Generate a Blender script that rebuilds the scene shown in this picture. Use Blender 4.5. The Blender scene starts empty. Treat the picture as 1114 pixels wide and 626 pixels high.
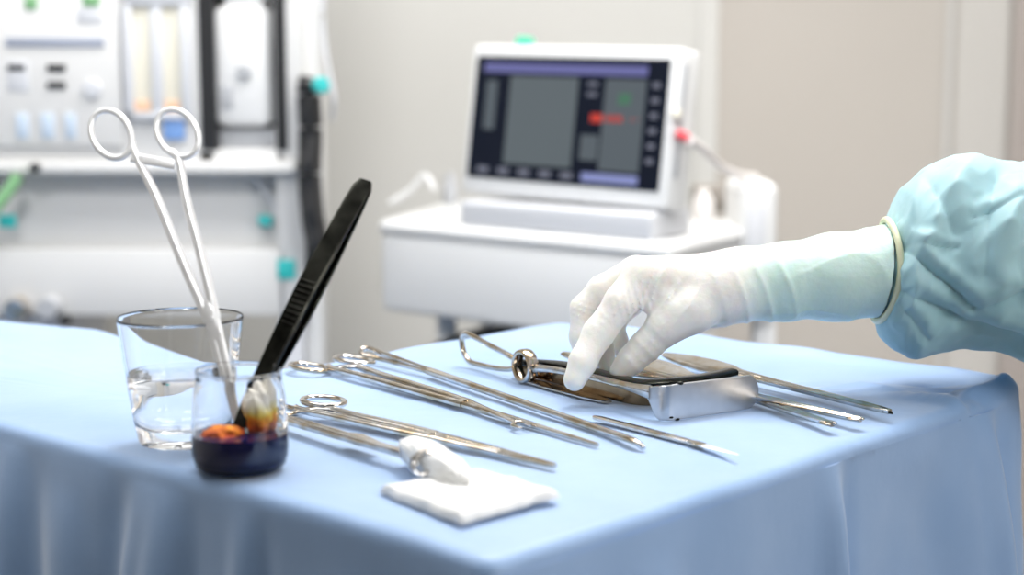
import bpy, bmesh, math, random
import numpy as np
from mathutils import Vector, Matrix, noise
random.seed(7)
PI = math.pi
C = bpy.context.scene.collection
SC = bpy.context.scene
# ------------------------------------------------------------------ camera
FPX = 1765.0; HOR = 70.0; TOP = 0.95; CAMZ = TOP + 0.245
PIT = math.atan((313 - HOR) / FPX)
FW = Vector((0, math.cos(PIT), -math.sin(PIT))); UP = Vector((0, math.sin(PIT), math.cos(PIT)))
RT = Vector((1, 0, 0)); CAM = Vector((0, 0, CAMZ))
def ray(px, py): return FW * FPX + RT * (px - 557) + UP * (313 - py)
def P(px, py, z=TOP):                      # point of the horizontal plane z seen there
    d = ray(px, py); return CAM + d * ((z - CAMZ) / d.z)
def D(px, py, Y):                          # point at depth Y
    d = ray(px, py); return CAM + d * (Y / d.y)
def PX(n, Y): return n * Y / FPX           # pixels to metres at depth Y
cd = bpy.data.cameras.new('camera'); cam = bpy.data.objects.new('camera', cd); C.objects.link(cam)
cam.location = CAM; cam.rotation_euler = (PI / 2 - PIT, 0, 0)
cd.sensor_width = 36; cd.lens = FPX / 1114 * 36; cd.clip_start = 0.05
cd.dof.use_dof = True; cd.dof.focus_distance = 1.17; cd.dof.aperture_fstop = 3.7
SC.camera = cam
SC.view_settings.view_transform = 'Standard'; SC.view_settings.look = 'None'
SC.view_settings.gamma = 1; SC.view_settings.use_curve_mapping = False
SC.view_settings.exposure = -0.75

# ------------------------------------------------------------------ materials
def mat(name, col, rough=0.5, metal=0.0, spec=0.5, **kw):
    m = bpy.data.materials.new(name); m.use_nodes = True
    nt = m.node_tree; b = nt.nodes['Principled BSDF']
    b.inputs['Base Color'].default_value = (*col, 1); b.inputs['Roughness'].default_value = rough
    b.inputs['Metallic'].default_value = metal; b.inputs['Specular IOR Level'].default_value = spec
    for k, v in kw.items():
        b.inputs[k.replace('_', ' ')].default_value = v
    return m
def nodes(m): return m.node_tree, m.node_tree.nodes, m.node_tree.links, m.node_tree.nodes['Principled BSDF']
def vary(m, c1, c2, scale, detail=3, bump=0.0, bscale=None, dist=0.002, stretch=None, lo=.35, hi=.65):
    nt, N, L, b = nodes(m)
    tc = N.new('ShaderNodeTexCoord'); n = N.new('ShaderNodeTexNoise'); n.inputs['Scale'].default_value = scale
    n.inputs['Detail'].default_value = detail; src = tc.outputs['Object']
    if stretch:
        mp = N.new('ShaderNodeMapping'); mp.inputs['Scale'].default_value = stretch
        L.new(src, mp.inputs['Vector']); src = mp.outputs['Vector']
    L.new(src, n.inputs['Vector'])
    r = N.new('ShaderNodeValToRGB'); r.color_ramp.elements[0].color = (*c1, 1); r.color_ramp.elements[1].color = (*c2, 1)
    r.color_ramp.elements[0].position = lo; r.color_ramp.elements[1].position = hi
    L.new(n.outputs['Fac'], r.inputs['Fac']); L.new(r.outputs['Color'], b.inputs['Base Color'])
    if bump:
        n2 = N.new('ShaderNodeTexNoise'); n2.inputs['Scale'].default_value = bscale or scale * 4; n2.inputs['Detail'].default_value = 4
        L.new(src, n2.inputs['Vector'])
        bp = N.new('ShaderNodeBump'); bp.inputs['Strength'].default_value = bump; bp.inputs['Distance'].default_value = dist
        L.new(n2.outputs['Fac'], bp.inputs['Height']); L.new(bp.outputs['Normal'], b.inputs['Normal'])
    return m
def emit(name, col, s):
    m = mat(name, (0, 0, 0), .4); b = m.node_tree.nodes['Principled BSDF']
    b.inputs['Emission Color'].default_value = (*col, 1); b.inputs['Emission Strength'].default_value = s
    return m
CLOTH = vary(mat('drape_blue', (.30, .47, .76), .5, 0, .6, Sheen_Weight=.55, Sheen_Roughness=.45), (.265, .425, .70), (.315, .475, .745), 9, 4, .25, 55, .0015)
STEEL = vary(mat('steel', (.80, .78, .76), .14, 1), (.50, .40, .27), (.70, .68, .66), 55, 2)  # warm gold reflections are painted into the steel colour
STEELM = vary(mat('brushed_steel', (.8, .8, .8), .36, 1), (.80, .80, .80), (.90, .90, .89), 90, 2, .05, 400, .0003)
SATIN = mat('satin_steel', (.93, .93, .93), .32, .45)
DARKM = vary(mat('dark_steel', (.05, .05, .04), .25, 1), (.012, .012, .010), (.06, .06, .05), 45, 3)  # near-black; on the jar forceps and retractor rim it paints dark reflections
BROWNREFL = vary(mat('brown_reflection_steel', (.5, .4, .3), .12, 1), (.10, .055, .025), (.36, .24, .13), 28, 3)  # brown and amber reflections painted into plain steel
BLADEM = vary(mat('blade_steel', (.6, .6, .6), .30, 1), (.50, .51, .53), (.64, .64, .65), 40, 2, .05, 300, .0003)
def glass(name, col=(1, 1, 1), rough=0.0, ior=1.36):
    m = mat(name, col, rough); b = m.node_tree.nodes['Principled BSDF']
    b.inputs['Transmission Weight'].default_value = 1; b.inputs['IOR'].default_value = ior; return m
GLASS = glass('glass'); WATER = glass('water', (1, 1, 1), 0, 1.33)
GAUZE = vary(mat('gauze_white', (.88, .88, .86), .9), (.84, .84, .82), (.92, .92, .91), 60, 4, .5, 700, .0006)
WHITEP = mat('white_plastic', (.76, .76, .755), .4)
MACH = vary(mat('machine_grey', (.6, .61, .62), .45), (.645, .64, .63), (.68, .675, .665), 3)
GREYP = mat('grey_plastic', (.42, .43, .45), .45)
LGREY = mat('light_grey_plastic', (.62, .63, .66), .45)
BLACKP = mat('black_rubber', (.012, .012, .013), .45)
TEAL = mat('teal_plastic', (.03, .48, .47), .45)
GREEN = mat('green_tubing', (.22, .44, .22), .35)
CREAM = mat('cream_tube', (.80, .76, .64), .4)
ORANGEP = mat('peach_float', (.78, .50, .33), .5)
BLUEP = mat('blue_label', (.20, .36, .70), .5)
SLATE = mat('slate_stripe', (.33, .36, .44), .5)
PALEB = mat('pale_blue_key', (.52, .61, .72), .5)
BRASS = mat('brass', (.75, .55, .28), .25, 1)
REDP = mat('red_plastic', (.75, .06, .08), .4)
TUBEW = mat('white_hose', (.80, .76, .74), .4)

# ------------------------------------------------------------------ object helpers
def link(o): C.objects.link(o); return o
def tag(o, label=None, cat=None, group=None, kind=None):
    if label: o['label'] = label
    if cat: o['category'] = cat
    if group: o['group'] = group
    if kind: o['kind'] = kind
    return o
def empty(name, loc, label, cat, group=None, yaw=0):
    o = link(bpy.data.objects.new(name, None)); o.location = loc; o.rotation_euler = (0, 0, yaw)
    o.empty_display_size = .02
    return tag(o, label, cat, group)
def ob(name, bm, m, parent=None, smooth=True, local=False, mods=None):
    """bm is in world coordinates unless local; becomes ONE mesh"""
    me = bpy.data.meshes.new(name)
    o = bpy.data.objects.new(name, me); link(o)
    bmesh.ops.recalc_face_normals(bm, faces=bm.faces)
    if parent is not None:
        o.parent = parent
        if not local:
            M = world(parent).inverted(); bm.transform(M)
    elif not local:
        vs = [v.co for v in bm.verts]
        c = Vector((sum(v.x for v in vs) / len(vs), sum(v.y for v in vs) / len(vs), min(v.z for v in vs)))
        bmesh.ops.translate(bm, verts=bm.verts, vec=-c); o.location = c
    bm.to_mesh(me); bm.free()
    for x in (m if isinstance(m, (list, tuple)) else [m]): me.materials.append(x)
    if smooth:
        for p in me.polygons: p.use_smooth = True
        me.set_sharp_from_angle(angle=math.radians(42))
    return o
def world(o):
    M = Matrix.LocRotScale(o.location, o.rotation_euler, o.scale)
    return world(o.parent) @ M if o.parent else M
def B(): return bmesh.new()
def box(bm, lo, hi, bev=0, seg=2, M=None, mi=0):
    t = bmesh.new(); bmesh.ops.create_cube(t, size=1)
    lo = Vector(lo); hi = Vector(hi); c = (lo + hi) / 2; s = hi - lo
    for v in t.verts: v.co = Vector((v.co.x * s.x, v.co.y * s.y, v.co.z * s.z)) + c
    if bev: bmesh.ops.bevel(t, geom=t.edges[:], offset=bev, segments=seg, profile=.5, affect='EDGES')
    if M is not None: t.transform(M)
    for f in t.faces: f.material_index = mi
    me = bpy.data.meshes.new('t'); t.to_mesh(me); t.free(); bm.from_mesh(me); bpy.data.meshes.remove(me)
    return bm
def grid_faces(bm, rows, closed_u=False, closed_v=False, mi=0):
    n = len(rows); k = len(rows[0])
    for i in range(n if closed_v else n - 1):
        a = rows[i]; b = rows[(i + 1) % n]
        for j in range(k if closed_u else k - 1):
            try:
                f = bm.faces.new((a[j], a[(j + 1) % k], b[(j + 1) % k], b[j])); f.material_index = mi
            except ValueError: pass
def catmull(pts, n=8, closed=False):
    pts = [Vector(p) for p in pts]; out = []; m = len(pts)
    for i in range(m if closed else m - 1):
        if closed: p0, p1, p2, p3 = pts[i - 1], pts[i], pts[(i + 1) % m], pts[(i + 2) % m]
        else: p0, p1, p2, p3 = pts[max(i - 1, 0)], pts[i], pts[i + 1], pts[min(i + 2, m - 1)]
        for k in range(n):
            t = k / n
            out.append(.5 * ((2 * p1) + (p2 - p0) * t + (2 * p0 - 5 * p1 + 4 * p2 - p3) * t * t + (3 * p1 - p0 - 3 * p2 + p3) * t ** 3))
    if not closed: out.append(pts[-1])
    return out
def lerp_list(vals, n):
    vals = list(vals); m = len(vals)
    if m == 1: return [vals[0]] * n
    out = []
    for i in range(n):
        x = i / (n - 1) * (m - 1); a = min(int(x), m - 2); out.append(vals[a] + (vals[a + 1] - vals[a]) * (x - a))
    return out
def sweep(bm, pts, w, t=None, up=(0, 0, 1), seg=10, closed=False, mi=0, power=2.0, cap=True):
    """tube along pts; w = half width across, t = half thickness along 'up'"""
    n = len(pts); pts = [Vector(p) for p in pts]
    W = lerp_list(w if isinstance(w, (list, tuple)) else [w], n)
    T = lerp_list(t if isinstance(t, (list, tuple)) else [t], n) if t is not None else W
    rows = []
    for i in range(n):
        if closed: d = pts[(i + 1) % n] - pts[i - 1]
        else: d = pts[min(i + 1, n - 1)] - pts[max(i - 1, 0)]
        d.normalize(); u = Vector(up); u = u - d * u.dot(d)
        if u.length < 1e-4: u = Vector((1, 0, 0)) - d * d.x
        u.normalize(); s = d.cross(u)
        row = []
        for k in range(seg):
            a = 2 * PI * (k + .5) / seg; ca, sa = math.cos(a), math.sin(a)
            e = 2 / power
            x = math.copysign(abs(ca) ** e, ca); y = math.copysign(abs(sa) ** e, sa)
            row.append(bm.verts.new(pts[i] + s * x * W[i] + u * y * T[i]))
        rows.append(row)
    grid_faces(bm, rows, closed_u=True, closed_v=closed, mi=mi)
    if not closed and cap:
        for r in (rows[0], rows[-1]):
            try: f = bm.faces.new(r); f.material_index = mi
            except ValueError: pass
    return bm
def ringpts(c, u, v, a, b, n=40, a0=0, a1=2 * PI, closed=True):
    m = n if closed else n + 1
    return [c + u * a * math.cos(a0 + (a1 - a0) * k / n) + v * b * math.sin(a0 + (a1 - a0) * k / n) for k in range(m)]
def lathe(bm, prof, c, n=56, axis=None, mi=0):
    c = Vector(c); M = Matrix.Identity(3)
    if axis is not None: M = Vector(axis).to_track_quat('Z', 'Y').to_matrix()
    rows = []
    for r, z in prof:
        if r < 1e-6: rows.append([bm.verts.new(c + M @ Vector((0, 0, z)))])
        else: rows.append([bm.verts.new(c + M @ Vector((r * math.cos(2 * PI * k / n), r * math.sin(2 * PI * k / n), z))) for k in range(n)])
    for a, b in zip(rows, rows[1:]):
        for k in range(n):
            k2 = (k + 1) % n
            try:
                if len(a) == 1 and len(b) == 1: break
                if len(a) == 1: f = bm.faces.new((a[0], b[k2], b[k]))
                elif len(b) == 1: f = bm.faces.new((a[k], a[k2], b[0]))
                else: f = bm.faces.new((a[k], a[k2], b[k2], b[k]))
                f.material_index = mi
            except ValueError: pass
    return bm
def ribbon(bm, pts, zb, zt, th, mi=0, lean=0.0):
    """upright strip along pts (xy) from zb to zt, with real thickness and softened rims"""
    n = len(pts); ZB = lerp_list(zb, n); ZT = lerp_list(zt, n); rows = []
    for i in range(n):
        d = Vector(pts[min(i + 1, n - 1)]) - Vector(pts[max(i - 1, 0)]); d.z = 0; d.normalize(); s = Vector((-d.y, d.x, 0))
        p = Vector((pts[i][0], pts[i][1], 0)); h = th / 2
        prof = [(-h, ZB[i] + h * .6), (-h * .4, ZB[i]), (h * .4, ZB[i]), (h, ZB[i] + h * .6)]
        zs = [(h, ZB[i] + (ZT[i] - ZB[i]) * q) for q in (.25, .5, .75)]
        prof += zs + [(h, ZT[i] - h * .6), (h * .4, ZT[i]), (-h * .4, ZT[i]), (-h, ZT[i] - h * .6)]
        prof += [(-h, ZB[i] + (ZT[i] - ZB[i]) * q) for q in (.75, .5, .25)]
        rows.append([bm.verts.new(p + s * (a + lean * (z - ZB[i])) + Vector((0, 0, z))) for a, z in prof])
    grid_faces(bm, rows, closed_u=True)
    bm.faces.new(rows[0]); bm.faces.new(rows[-1])
    return bm
def sharp_noise(v, s): return noise.noise(Vector(v) * s)

# ------------------------------------------------------------------ draped tables
Npt = P(531, 606); Rpt = P(1116, 414); Lpt = P(8, 462); Fpt = P(606, 348)
def cloth_mesh(corners, folds, drop, rad=.02, amp=.012, topfn=None, seed=0, step=.0045, cen0=None):
    cs = [Vector((c.x, c.y, 0)) for c in corners]; per = []
    n = len(cs)
    for i in range(n):                         # rounded outline
        a, b, c = cs[i - 1], cs[i], cs[(i + 1) % n]
        d1 = (a - b).normalized(); d2 = (c - b).normalized()
        ang = d1.angle(d2); t = rad / math.tan(ang / 2)
        p1 = b + d1 * t; p2 = b + d2 * t
        cen = b + (d1 + d2).normalized() * (rad / math.sin(ang / 2))
        m = 9
        arc = []
        for k in range(m + 1):
            w = k / m; v = (p1 - cen) * (1 - w) + (p2 - cen) * w; arc.append(cen + v.normalized() * rad)
        per += arc
        c3 = c + (b - c).normalized() * (rad / math.tan(((b - c).normalized()).angle((cs[(i + 2) % n] - c).normalized()) / 2))
        L = (c3 - p2).length; q = max(2, int(L / step))
        per += [p2 + (c3 - p2) * (k / q) for k in range(1, q)]
    m = len(per); acc = [0]
    area2 = sum(cs[i].x * cs[(i + 1) % n].y - cs[(i + 1) % n].x * cs[i].y for i in range(n))
    for i in range(1, m): acc.append(acc[-1] + (per[i] - per[i - 1]).length)
    cen = Vector((cen0.x, cen0.y, 0)) if cen0 else sum(cs, Vector()) / n
    nor = []
    for i in range(m):
        d = per[(i + 2) % m] - per[i - 2]; d.normalize(); v = Vector((d.y, -d.x, 0))
        nor.append(v if area2 > 0 else -v)
    bm = B(); rows = []
    R = .010
    edgew = [noise.noise(Vector((acc[i] * 9, seed, 2))) * .0035 for i in range(m)]
    # top
    ks = [0, .15, .3, .42, .52, .61, .69, .76, .82, .87, .91, .94, .96, .975, .987, .994]
    tops = [0.0] + list(ks[1:])
    first = bm.verts.new((cen.x, cen.y, TOP + (topfn(cen) if topfn else 0)))
    prev = None
    for k in tops[1:]:
        row = []
        for i in range(m):
            p = cen + (per[i] - nor[i] * R - cen) * k
            z = TOP + (topfn(p) if topfn else 0) + edgew[i] * max(0, (k - .9) / .1) * .4
            row.append(bm.verts.new((p.x, p.y, z)))
        rows.append(row)
    for k in range(m): bm.faces.new((first, rows[0][k], rows[0][(k + 1) % m]))
    # rounded shoulder + skirt
    for a in (0, 18, 36, 54, 72, 90):
        r_ = math.radians(a); row = []
        for i in range(m):
            p = per[i] + nor[i] * (-R + R * math.sin(r_)); z = TOP + (topfn(p) if topfn else 0) - R * (1 - math.cos(r_)) + edgew[i] * .4
            row.append(bm.verts.new((p.x, p.y, z)))
        rows.append(row)
    ds = [.004, .009, .015, .022, .03, .04, .052, .066, .082, .10, .12, .15, .19, .24, .30, .38, .46, .55]
    ds = [d for d in ds if d < drop] + [drop]
    for d in ds:
        row = []
        for i in range(m):
            s = acc[i]; g = 1 - math.exp(-d / .07)
            off = amp * g * (noise.noise(Vector((s * 4.2 + seed, d * 1.2, seed))) * 1.3 + .35 * noise.noise(Vector((s * 13 + seed, d * 2, 5.5))) + .25)
            off += .0016 * min(1, d / .03) * noise.noise(Vector((s * 22, d * 16, seed + 9)))
            for (s0, wd, hh, sl, st) in folds:
                x = (s - s0 - sl * d) / wd
                if abs(x) < 4:
                    gg = max(0, 1 - math.exp(-max(0, d - st) / .05))
                    off += hh * gg * (math.exp(-x * x) - .6 * math.exp(-(x - 1.6) ** 2 * 1.5))
            p = per[i] + nor[i] * (off + .003 * g + d * .035)
            row.append(bm.verts.new((p.x, p.y, TOP - R - d)))
        rows.append(row)
    grid_faces(bm, rows, closed_u=True)
    return bm, per, acc
def near(p, q, w): return math.exp(-((p.x - q.x) ** 2 + (p.y - q.y) ** 2) / (w * w))
def seg_d(p, a, b):
    ab = Vector((b.x - a.x, b.y - a.y, 0)); ap = Vector((p.x - a.x, p.y - a.y, 0)); t = max(0, min(1, ap.dot(ab) / ab.dot(ab)))
    return (ap - ab * t).length, t
def topf(p):
    z = .0012 * noise.noise(Vector((p.x * 7, p.y * 7, 0))) + .0006 * noise.noise(Vector((p.x * 22, p.y * 22, 3)))
    d, t = seg_d(p, Fpt, Rpt)                                            # lifted lip along the far edge
    z += .0075 * math.exp(-((d - .012) / .014) ** 2) * (.75 + .3 * noise.noise(Vector((t * 6, 0, 0)))) * min(1, t / .18) ** 1.5
    d, t = seg_d(p, P(880, 415), P(1075, 437)); z += .005 * math.exp(-(d / .009) ** 2)
    d, t = seg_d(p, P(1035, 428), P(1092, 416)); z += .006 * math.exp(-(d / .007) ** 2)
    d, t = seg_d(p, P(1020, 418), P(1060, 436)); z -= .004 * math.exp(-(d / .006) ** 2)
    d, t = seg_d(p, P(985, 425), P(1110, 428)); z -= .003 * math.exp(-(d / .010) ** 2)
    d, t = seg_d(p, Npt, Rpt); z -= .004 * math.exp(-(d / .05) ** 2)
    return z - .0005
def outline_s(per, acc, q):
    return min(zip(((Vector((q.x, q.y, 0)) - p).length for p in per), acc))[1]
dNL = (P(8, 463) - Npt); Lfar = Npt + dNL * 2.7
OUT = [Npt, Rpt, Fpt, P(318, 399), P(232, 392), P(112, 357), P(0, 346), Vector((-1.15, 2.05, TOP)), Lfar]
CEN = P(200, 440)
_, per_, acc_ = cloth_mesh(OUT, [], .1, .014, cen0=CEN)
_.free()
def So(px, py): return outline_s(per_, acc_, P(px, py))
folds = [(So(908, 484), .012, .016, .0, .0), (So(1078, 430), .016, .020, .03, .0), (So(715, 548), .02, .007, -.05, .02), (So(1000, 452), .03, -.010, .2, .02), (So(640, 575), .014, .008, -.1, .02),
         (So(180, 510), .018, .012, .0, .0), (So(125, 497), .014, -.010, -.1, 0), (So(60, 480), .02, .009, .1, .02), (So(265, 532), .012, .010, .05, .0), (So(385, 565), .02, .008, .1, .02), (So(12, 463), .02, .012, 0, 0), (So(470, 590), .012, .009, .15, .01)]
bm, per, acc = cloth_mesh(OUT, folds, .52, .014, .012, topf, cen0=CEN)
drape = ob('surgical_drape', bm, CLOTH)
tag(drape, 'light blue surgical drape spread over the instrument tables under everything', 'drape')
# the tables that carry the drapes
def table(corners, label):
    c = sum(corners, Vector()) / len(corners)
    t = empty('instrument_table', (c.x, c.y, 0), label, 'table')
    ins = [c + (q - c) * .88 for q in corners]
    bm = B()
    lo = [bm.verts.new((q.x, q.y, TOP - .040)) for q in ins]; hi = [bm.verts.new((q.x, q.y, TOP - .016)) for q in ins]
    bm.faces.new(lo); bm.faces.new(hi)
    for i in range(len(ins)): bm.faces.new((lo[i], lo[(i + 1) % len(ins)], hi[(i + 1) % len(ins)], hi[i]))
    ob('tabletop', bm, STEELM, t, smooth=False)
    for q in [c + (q - c) * .80 for q in corners]:
        bm = B(); sweep(bm, [Vector((q.x, q.y, 0)), Vector((q.x, q.y, TOP - .040))], .014, seg=14); ob('leg', bm, STEELM, t)
Mpt = P(318, 399); M2 = Npt + dNL * .62
table([Npt, Rpt, Fpt, Mpt, M2], 'steel instrument table hidden under the right part of the blue drape')
table([Vector(q + (TOP,)) for q in ((-.30, 1.16), (-.25, 1.27), (-.42, 1.37), (-.80, 1.75), (-.85, 1.66))], 'steel table hidden under the left part of the blue drape')

# ------------------------------------------------------------------ glassware
def tumbler():
    c = P(200, 482); c.z = TOP + .001; Y = c.y
    rt = PX(69, Y); rb = PX(50, Y); H = CAMZ - (345 - HOR) / FPX * Y - c.z
    t = .0015; base = .011
    prof = [(0, 0), (rb - .004, 0), (rb - .001, .001), (rb, .004)]
    prof += [(rb + (rt - rb) * (q ** .85), .004 + (H - .004) * q) for q in (.15, .3, .45, .6, .75, .9, .96, .975)]
    prof += [(rt, H - .0012), (rt - t * .5, H), (rt - t, H - .0012)]
    prof += [(rb - t + (rt - rb) * (q ** .85), .004 + (H - .004) * q) for q in (.975, .96, .9, .75, .6, .45, .3)]
    prof += [(rb - t - .001, base + .006), (rb - t - .006, base + .0015), (rb * .6, base), (0, base - .0005)]
    bm = lathe(B(), prof, c, 72)
    g = ob('drinking_glass', bm, GLASS)
    tag(g, 'clear straight-sided glass tumbler of water behind the small jar', 'glass')
    # water, just inside the wall
    e = -.0005; hw = H * .56
    wp = [(0, base + e - .0005), (rb * .6, base + e), (rb - t - .0056, base + .0010), (rb - t - .0006, base + .0056)]
    wp += [(rb - t + (rt - rb) * (q ** .85) - e, .004 + (H - .004) * q) for q in (.3, .4, .5) if .004 + (H - .004) * q < hw]
    wp += [(rb - t + (rt - rb) * (.56 ** .85) - e, hw), (rb * .8, hw - .0008), (0, hw - .0008)]
    w = ob('water', lathe(B(), wp, c, 72), WATER)
    tag(w, 'clear water standing in the glass tumbler', 'water')
    return c
tumbler()
def jar():
    c = P(262, 512); c.z = TOP + .001; Y = c.y
    R = PX(53, Y); H = CAMZ - (404 - HOR) / FPX * Y - c.z; t = .0014
    rn = PX(47, Y)
    out = [(.72, 0), (.86, .012), (.95, .06), (1.0, .16), (1.01, .30), (1.0, .45), (.985, .6), (.95, .75), (.90, .87), (.885, .93)]
    prof = [(0, .001)] + [(R * a, H * b) for a, b in out]
    prof += [(R * .885, H * .955), (R * .89, H * .965), (R * .90, H * .975), (R * .902, H * .985), (R * .897, H * .995), (R * .885, H), (R * .873, H * .995), (R * .866, H * .985), (R * .862, H * .97), (R * .860, H * .955)]
    prof += [(R * a - t, H * b) for a, b in reversed(out[3:])] + [(R * .93 - t, H * .09), (R * .7, .0035), (0, .003)]
    g = ob('glass_jar', lathe(B(), prof, c, 72), GLASS)
    tag(g, 'small clear round-shouldered glass jar holding dark antiseptic, on the blue drape', 'jar')
    hl = H * .37; e = -.0006
    wp = [(0, .0024), (R * .70, .0028), (R * .935 - t, H * .085)] + [(R * a - t - e, H * b) for a, b in out[3:6] if H * b < hl] + [(R * 1.003 - t - e, hl), (R * .7, hl - .0005), (0, hl - .0005)]
    m = mat('iodine_solution', (.007, .010, .065), .08, 0, .5)
    liq = ob('antiseptic_solution', lathe(B(), wp, c, 72), m)
    tag(liq, 'dark navy-brown antiseptic solution pooled in the small jar', 'liquid')
    # thin amber film left on the inner wall above the liquid
    # stained swab poking out of the liquid
    sm = mat('stained_gauze', (.8, .6, .3), .85); nt, N, L, b = nodes(sm)
    tc = N.new('ShaderNodeTexCoord'); sx = N.new('ShaderNodeSeparateXYZ'); n = N.new('ShaderNodeTexNoise'); n.inputs['Scale'].default_value = 90
    L.new(tc.outputs['Object'], sx.inputs[0]); L.new(tc.outputs['Object'], n.inputs['Vector'])
    mr = N.new('ShaderNodeMath'); mr.operation = 'MULTIPLY_ADD'; mr.inputs[1].default_value = .016; L.new(n.outputs['Fac'], mr.inputs[0]); L.new(sx.outputs['Z'], mr.inputs[2])
    m2 = N.new('ShaderNodeMapRange'); m2.inputs['From Min'].default_value = .011; m2.inputs['From Max'].default_value = .037; L.new(mr.outputs[0], m2.inputs['Value'])
    r = N.new('ShaderNodeValToRGB'); cr = r.color_ramp; cr.elements[0].color = (.03, .01, .006, 1); cr.elements[1].color = (.86, .83, .76, 1); cr.elements[1].position = .9
    for p_, c_ in ((.22, (.50, .07, .005)), (.38, (.85, .30, .02)), (.55, (.80, .60, .09)), (.75, (.78, .74, .5))):
        el = cr.elements.new(p_); el.color = (*c_, 1)
    L.new(m2.outputs[0], r.inputs['Fac']); L.new(r.outputs['Color'], b.inputs['Base Color'])
    for (px, dy, pz0, rr, hh, nm, lab) in ((287, .006, .001, .0085, .032, 'gauze_swab', 'folded gauze swab, white on top and orange below, poking out of the dark solution'),
                              (238, -.003, -.001, .0130, .0115, 'gauze_swab', 'low amber-stained gauze swab left of the dark forceps tips in the jar'),
                              (304, .010, .002, .0045, .036, 'gauze_swab', 'thin yellow-stained gauze strip standing against the right wall of the jar')):
        bm = B(); bmesh.ops.create_icosphere(bm, subdivisions=5, radius=1)
        base = c + Vector((PX(px - 262, Y) * .75, dy, hl + pz0 + hh / 2 - .006))
        for v in bm.verts:
            q = v.co.copy(); k = 1 + .25 * noise.noise(q * 1.8 + Vector((px, 0, 0))) + .10 * noise.noise(q * 5)
            v.co = base + Vector((q.x * rr * k, q.y * rr * .9 * k, q.z * (hh / 2) * k))
        o = ob(nm, bm, sm); tag(o, lab, 'gauze')
    return c, H, hl, R
jc, jH, jhl, jR = jar()

# ------------------------------------------------------------------ clamps (ring-handled)
def clamp(name, label, group, R1, R2, ra, rb, piv, tip, wire=.0016, m=STEEL, roll=0, hook=False, tilt1=0, tilt2=0, straight=False, jawspread=.0012, curve=0.0):
    mid = (R1 + R2) / 2
    if not straight: piv = mid + (tip - mid) * .56 + Vector((0, 0, .0006))
    ax = (tip - mid).normalized()
    side = (R2 - R1); side = (side - ax * side.dot(ax)).normalized(); nrm = ax.cross(side).normalized()
    if nrm.z < 0 and not straight: nrm = -nrm
    root = empty(name, mid if straight else Vector((mid.x, mid.y, TOP)), label, 'surgical clamp', group)
    lock = piv
    for (Rc, sg, tl) in ((R1, -1, tilt1), (R2, 1, tilt2)):
        nr = (Matrix.Rotation(roll, 3, ax) @ nrm)
        d = (Matrix.Rotation(tl, 3, nr) @ ax); d = (d - nr * d.dot(nr)).normalized(); s = nr.cross(d).normalized()
        bm = B(); sweep(bm, ringpts(Rc, d, s, ra, rb, 44), wire * 1.05, wire * .95, up=nr, closed=True, seg=10)
        ob('finger_ring', bm, m, root)
        # shank leaves the ring towards the lock
        out = side * sg
        st = Rc + d * ra * .80 - out * rb * .62
        en = lock + side * sg * .0022
        L = (en - st).length
        pts = [Rc + d * ra * .55 - out * rb * .82, st + ax * ra * .3 - out * rb * .05, st + (en - st) * .3 - out * .0012, st + (en - st) * .65, en]
        bm = B(); sweep(bm, catmull(pts, 8), [wire * .9, wire * 1.25, wire * 1.5, wire * 1.6, wire * 1.7], [wire * .9, wire, wire * 1.1], up=nrm, power=2.8)
        ob('shank', bm, m, root)
    # ratchet
    a = R1 + ax * ra * 1.14 + side * rb * .66; b = R2 + ax * ra * 1.14 - side * rb * .66
    bm = B(); sweep(bm, [a, (a + b) / 2 + nrm * .0008, b], wire * (1.6 if straight else 1.15), wire * .8, up=nrm, power=4, seg=12)
    for k in range(5):
        q = a + (b - a) * (.3 + .1 * k); box(bm, (-.0004, -wire * 1.1, -.0004), (.0004, wire * 1.1, .0012), M=Matrix.Translation(q + nrm * .0012) @ Matrix([side, ax, nrm]).transposed().to_4x4())
    ob('ratchet', bm, m, root)
    # box lock
    bm = B(); L2 = (tip - lock).normalized()
    sweep(bm, catmull([lock - ax * .013, lock - ax * .006, lock + L2 * .006, lock + L2 * .015], 6), [.0030, .0046, .0046, .0034], [.0016, .0024, .0024, .0016], up=nrm, power=3.5, seg=16)
    lathe(bm, [(0, .0032), (.0017, .0032), (.002, .0028), (.002, -.0028), (.0017, -.0032), (0, -.0032)], lock, 18, axis=nrm)
    ob('box_lock', bm, m, root)
    for sg in (-1, 1):
        e = tip + side * sg * jawspread * .5
        if hook and sg == hook[0]:
            e = hook[1]
        mid2 = (lock + e) / 2 + side * sg * jawspread + side * curve
        pts = catmull([lock + side * sg * .002, mid2, e], 12)
        bm = B(); sweep(bm, pts, [wire * 1.5, wire * 1.3, wire * .9, wire * .55], [wire * 1.0, wire * .9, wire * .6], up=nrm, power=2.8)
        if hook and sg == hook[0]:
            u = (e - lock).normalized()
            for s_ in (-1, 1):
                q = e + side * s_ * .0042
                sweep(bm, catmull([e - u * .002, q + u * .001, q + u * .009, q + u * .013 - side * s_ * .001], 5), [wire * .8, wire * .35], up=nrm)
        ob('jaw', bm, m, root)
    return root
Z = TOP + .0035
GR = 'ring-handled surgical clamps'
clamp('surgical_clamp', 'long steel ring-handled clamp on the drape whose upper jaw ends in a small forked hook', GR,
      P(337, 400, Z + .001), P(385, 392, Z + .005), .0185, .0140, P(508, 437, Z), P(651, 484, TOP + .0024), .0023, roll=math.radians(-14), hook=(1, P(562, 461, Z + .001)))
clamp('surgical_clamp', 'straight steel ring-handled clamp on the drape, its near ring behind the small jar', GR,
      P(300, 447, Z + .001), P(352, 437, Z + .006), .0165, .0130, P(475, 471, Z), P(604, 507, TOP + .0024), .0023, roll=math.radians(-12))
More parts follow.
